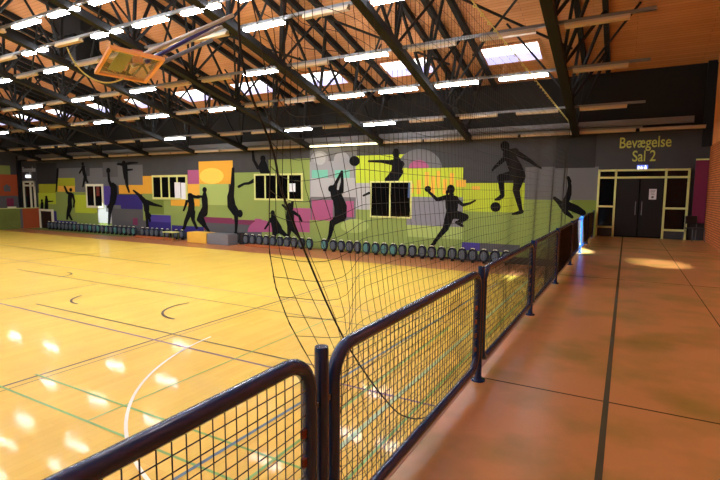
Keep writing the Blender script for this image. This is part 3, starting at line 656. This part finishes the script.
# ------------------------------------------------------------------ spectator seats along the far wall
seat_navy = mat('seat_navy', (44, 50, 64), .25, 0, 0, 1, .6); seat_front = mat('seat_grey', (78, 88, 98), .35); seat_teal_glow = mat('seat_teal_glow', (70, 120, 116), .35)  # teal fronts have a reflected glow painted into their colour
def make_seat(fm):
    t = thing('bucket_seat', 'folded bucket seat', 'seat', (0, 0, 0), 0, 'folded bucket seats along the far wall'); t.scale = (1.0, 1, 1.18)
    b = MB(); n = 14; H0, H1 = .07, .5; th = .03          # curved shell, open to the court (-y)
    prof = [(0, .12), (.06, .175), (.18, .21), (.3, .205), (.38, .165), (.43, .1)]
    vs = []; fs = []
    for side in (0, 1):
        for (h, r) in prof:
            for j in range(n+1):
                a = math.radians(-20+220*j/n); q = r-(th if side else 0)
                vs.append((q*math.cos(a), q*.8*math.sin(a), H0+h))
    m_ = n+1; K = len(prof)
    for side in (0, 1):
        for i in range(K-1):
            for j in range(n): o_ = side*K*m_; fs.append((o_+i*m_+j, o_+i*m_+j+1, o_+(i+1)*m_+j+1, o_+(i+1)*m_+j))
    for j in range(n): fs += [(j, j+1, K*m_+j+1, K*m_+j), ((K-1)*m_+j, (K-1)*m_+j+1, K*m_+(K-1)*m_+j+1, K*m_+(K-1)*m_+j)]
    for i in range(K-1):
        for j in (0, n): fs.append((i*m_+j, (i+1)*m_+j, K*m_+(i+1)*m_+j, K*m_+i*m_+j))
    b.add(vs, fs); b.build('backrest', seat_navy, t, smooth=True)
    b = MB(); b.prism([(.13*math.copysign(abs(math.cos(a))**.85, math.cos(a)), -.1, .27+.165*math.copysign(abs(math.sin(a))**.85, math.sin(a))) for a in [2*math.pi*j/20 for j in range(20)]], (0, .05, 0))
    b.build('seat_pan', fm, t, bevel=.01)
    b = MB(); b.box((-.05, -.06, 0), (.05, .12, .09)); b.build('mounting_foot', black_steel, t)
    b = MB(); b.tube([(-.09, -.02, .5), (-.05, -.03, .525), (.05, -.03, .525), (.09, -.02, .5)], .018, 6); b.build('grip_highlight', frame_white, t)  # off-white paints in the highlight on the glossy seat top
    return t
sg, st_ = make_seat(seat_front), make_seat(seat_teal_glow)
sxs = [-4.23, -4.69, -5.16, -5.64, -6.1, -6.55, -7.04, -7.5, -7.96, -8.44, -8.94, -9.4, -9.87, -10.34, -10.83, -11.33, -11.78, -12.25, -12.72, -13.26, -14.18, -14.69, -15.16, -15.63, -16.1, -16.58, -17.05, -17.52, -18.02, -18.5,
       -23.7, -24.2, -25.0, -25.5, -26.0, -26.45, -26.9, -27.4]
x = -28.3
while x > -38.6: sxs.append(x); x -= .48
used = set()
for i, x in enumerate(sxs):
    teal = (-13.4 < x < -12.9) or (-11.0 < x < -9.3) or x in (-14.18,) or (-35.5 < x < -28.2 and i % 2 == 0)
    src = st_ if teal else sg
    ctry = 'in the run below the handball thrower' if x > -13.9 else 'in the run right of the grey block' if x > -19 else 'in the run left of the yellow block' if x > -27.9 else 'in the longest run'
    first = {True: -4.25}.get(x > -13.9)
    run = [q for q in sxs if (q > -13.9) == (x > -13.9) and (q > -19) == (x > -19) and (q > -27.9) == (x > -27.9)]
    lab = 'folded %sbucket seat, %s from the right %s' % ('glow-painted teal ' if teal else '', words_[run.index(x)] if run.index(x) < len(words_) else words_[-1], ctry)
    if id(src) in used: dup(src, (x, 20.05, CZ+.002), 0, lab)
    else: src.location = (x, 20.05, CZ+.002); src['label'] = lab; used.add(id(src))
timber = mat('bench_timber', (170, 92, 44), .6, 0, .15, 6)
for x0, x1, lab in ((-18.1, -14.9, 'low orange-brown timber step in front of the seats below the four-pane window'), (-27.5, -24.0, 'low orange-brown timber step in front of the seats left of the yellow block')):
    b = MB(); b.box((x0, 19.5, CZ+.003), (x1, 19.76, CZ+.12)); tag(b.build('timber_step', timber, bevel=.01), lab, 'step')
# foam blocks and bin
def foam(px0, px1, pyt, mm, lab, Y=19.2):
    a, c = onY(px0, 240, Y), onY(px1, 240, Y); t = onY((px0+px1)/2, pyt, Y).z
    b = MB(); b.box((a.x, Y, CZ+.002), (c.x, Y+.75, t)); tag(b.build('foam_block', mm, bevel=.03), lab, 'foam block', 'foam vaulting blocks')
foam(187, 206, 232.5, mat('foam_yellow', (236, 184, 66), .6, 0, .08, 1.2), 'yellow foam vaulting block beside the grey one on the court border')
foam(206.8, 228, 234, mat('foam_grey', (116, 116, 120), .6, 0, .05, 2), 'grey foam vaulting block right of the yellow one')
p = onY(231, 240, 19.6)
b = MB(); b.lathe([(0, 0), (.16, 0), (.19, .62), (.2, .64), (.17, .66), (0, .66)], (p.x+.25, 20.2, CZ+.003), 18); tag(b.build('waste_bin', ch_dark), 'black waste bin right of the grey foam block', 'bin')
p = onY(172.5, 240, 19.4)
tb = thing('small_table', 'small pale-topped table left of the yellow foam block', 'table', (p.x, 19.3, CZ+.003))
b = MB(); b.box((-.45, -.25, .5), (.45, .25, .55)); b.build('table_top', frame_cream, tb)
for sx_ in (-1, 1):
    for q in (-1, 1):
        b = MB(); b.tube([(sx_*.4, q*.2, 0), (sx_*.4, q*.2, .5)], .02, 6); b.build('leg', MATS['retaining_paint'], tb)

# ------------------------------------------------------------------ safety net hung from a rail beside the fence
NX = -2.05; ZT, ZBOT = 4.28, -1.2
def edge_y(z):
    pts = [(4.28, 2.05), (1.8, 2.4), (1.25, 2.54), (.6, 2.75), (-.05, 3.0), (-1.2, 3.4)]
    for (za, ya), (zb_, yb) in zip(pts, pts[1:]):
        if z >= zb_: return ya+(yb-ya)*(za-z)/(za-zb_)
    return pts[-1][1]
def netp(u, v):
    z = ZT+(ZBOT-ZT)*v; e = edge_y(z); y = e+(20.2-e)*u
    near = max(0, 1-(y-e)/1.6)
    z -= .12*math.exp(-((y-e-.45)/.4)**2)*min(1, v*3)
    xx = NX+.05*math.sin(y*2.1+v*2)*min(1, v*2)+.12*near*math.sin(v*7+y*5)
    return (xx, y, z)
net = thing('safety_net', 'tall brown ball-stop net hanging in front of the mural beside the fence', 'net')
b = MB(); nv = 140
for i in range(nv+1):
    u = i/nv; r_ = .0028
    b.tube([netp(u, v/22) for v in range(23)], r_, 3, 0, False, False)
for j in range(1, 37):
    v = j/36
    b.tube([netp(i/150, v) for i in range(151)], .0026, 3, 0, False, False)
o = b.build('netting', net_cord, net)
b = MB(); b.tube([netp(1, v/20) for v in range(21)], .012, 6); b.build('edge_cord', net_cord, net)
b = MB(); b.tube([netp(0, v/20) for v in range(21)], .0035, 6); b.build('edge_cord', net_cord, net)
yy = 2.2
while yy < 20.2:
    b = MB(); b.tube([(NX+.022*math.cos(a*math.pi/4), yy, ZT+.03+.022*math.sin(a*math.pi/4)) for a in range(8)], .008, 5, 0, True); yy += .4
    b.build('ring', rope_yellow, net)
b = MB(); b.tube([(NX, 1.4, ZT+.05), (NX, 20.5, ZT+.05)], .01, 6); tag(b.build('net_wire', rope_yellow), 'pale yellow wire carrying the rings of the net', 'wire')
pts = [Vector(q) for q in ((-1.9, 2.0, 4.26), (-1.95, 2.08, 2.9), (-1.97, 2.14, 2.35), (-1.98, 2.4, 1.91), (-1.98, 2.56, 1.52), (-2.0, 3.33, .41), (-2.0, 4.23, -.52), (-2.0, 4.77, -.89), (-2.0, 5.3, -1.1), (-2.0, 5.9, -1.2))]
sm = []
for i in range(len(pts)-1):
    p0, p1, p2, p3 = pts[max(i-1, 0)], pts[i], pts[i+1], pts[min(i+2, len(pts)-1)]
    for k in range(6):
        t = k/6; sm.append(.5*((2*p1)+(p2-p0)*t+(2*p0-5*p1+4*p2-p3)*t*t+(3*p1-p0-3*p2+p3)*t**3))
sm.append(pts[-1])
b = MB(); b.tube(sm, .0075, 8); tag(b.build('tie_rope', rope_black, smooth=True), 'thick black rope slanting down along the gathered end of the net', 'rope')
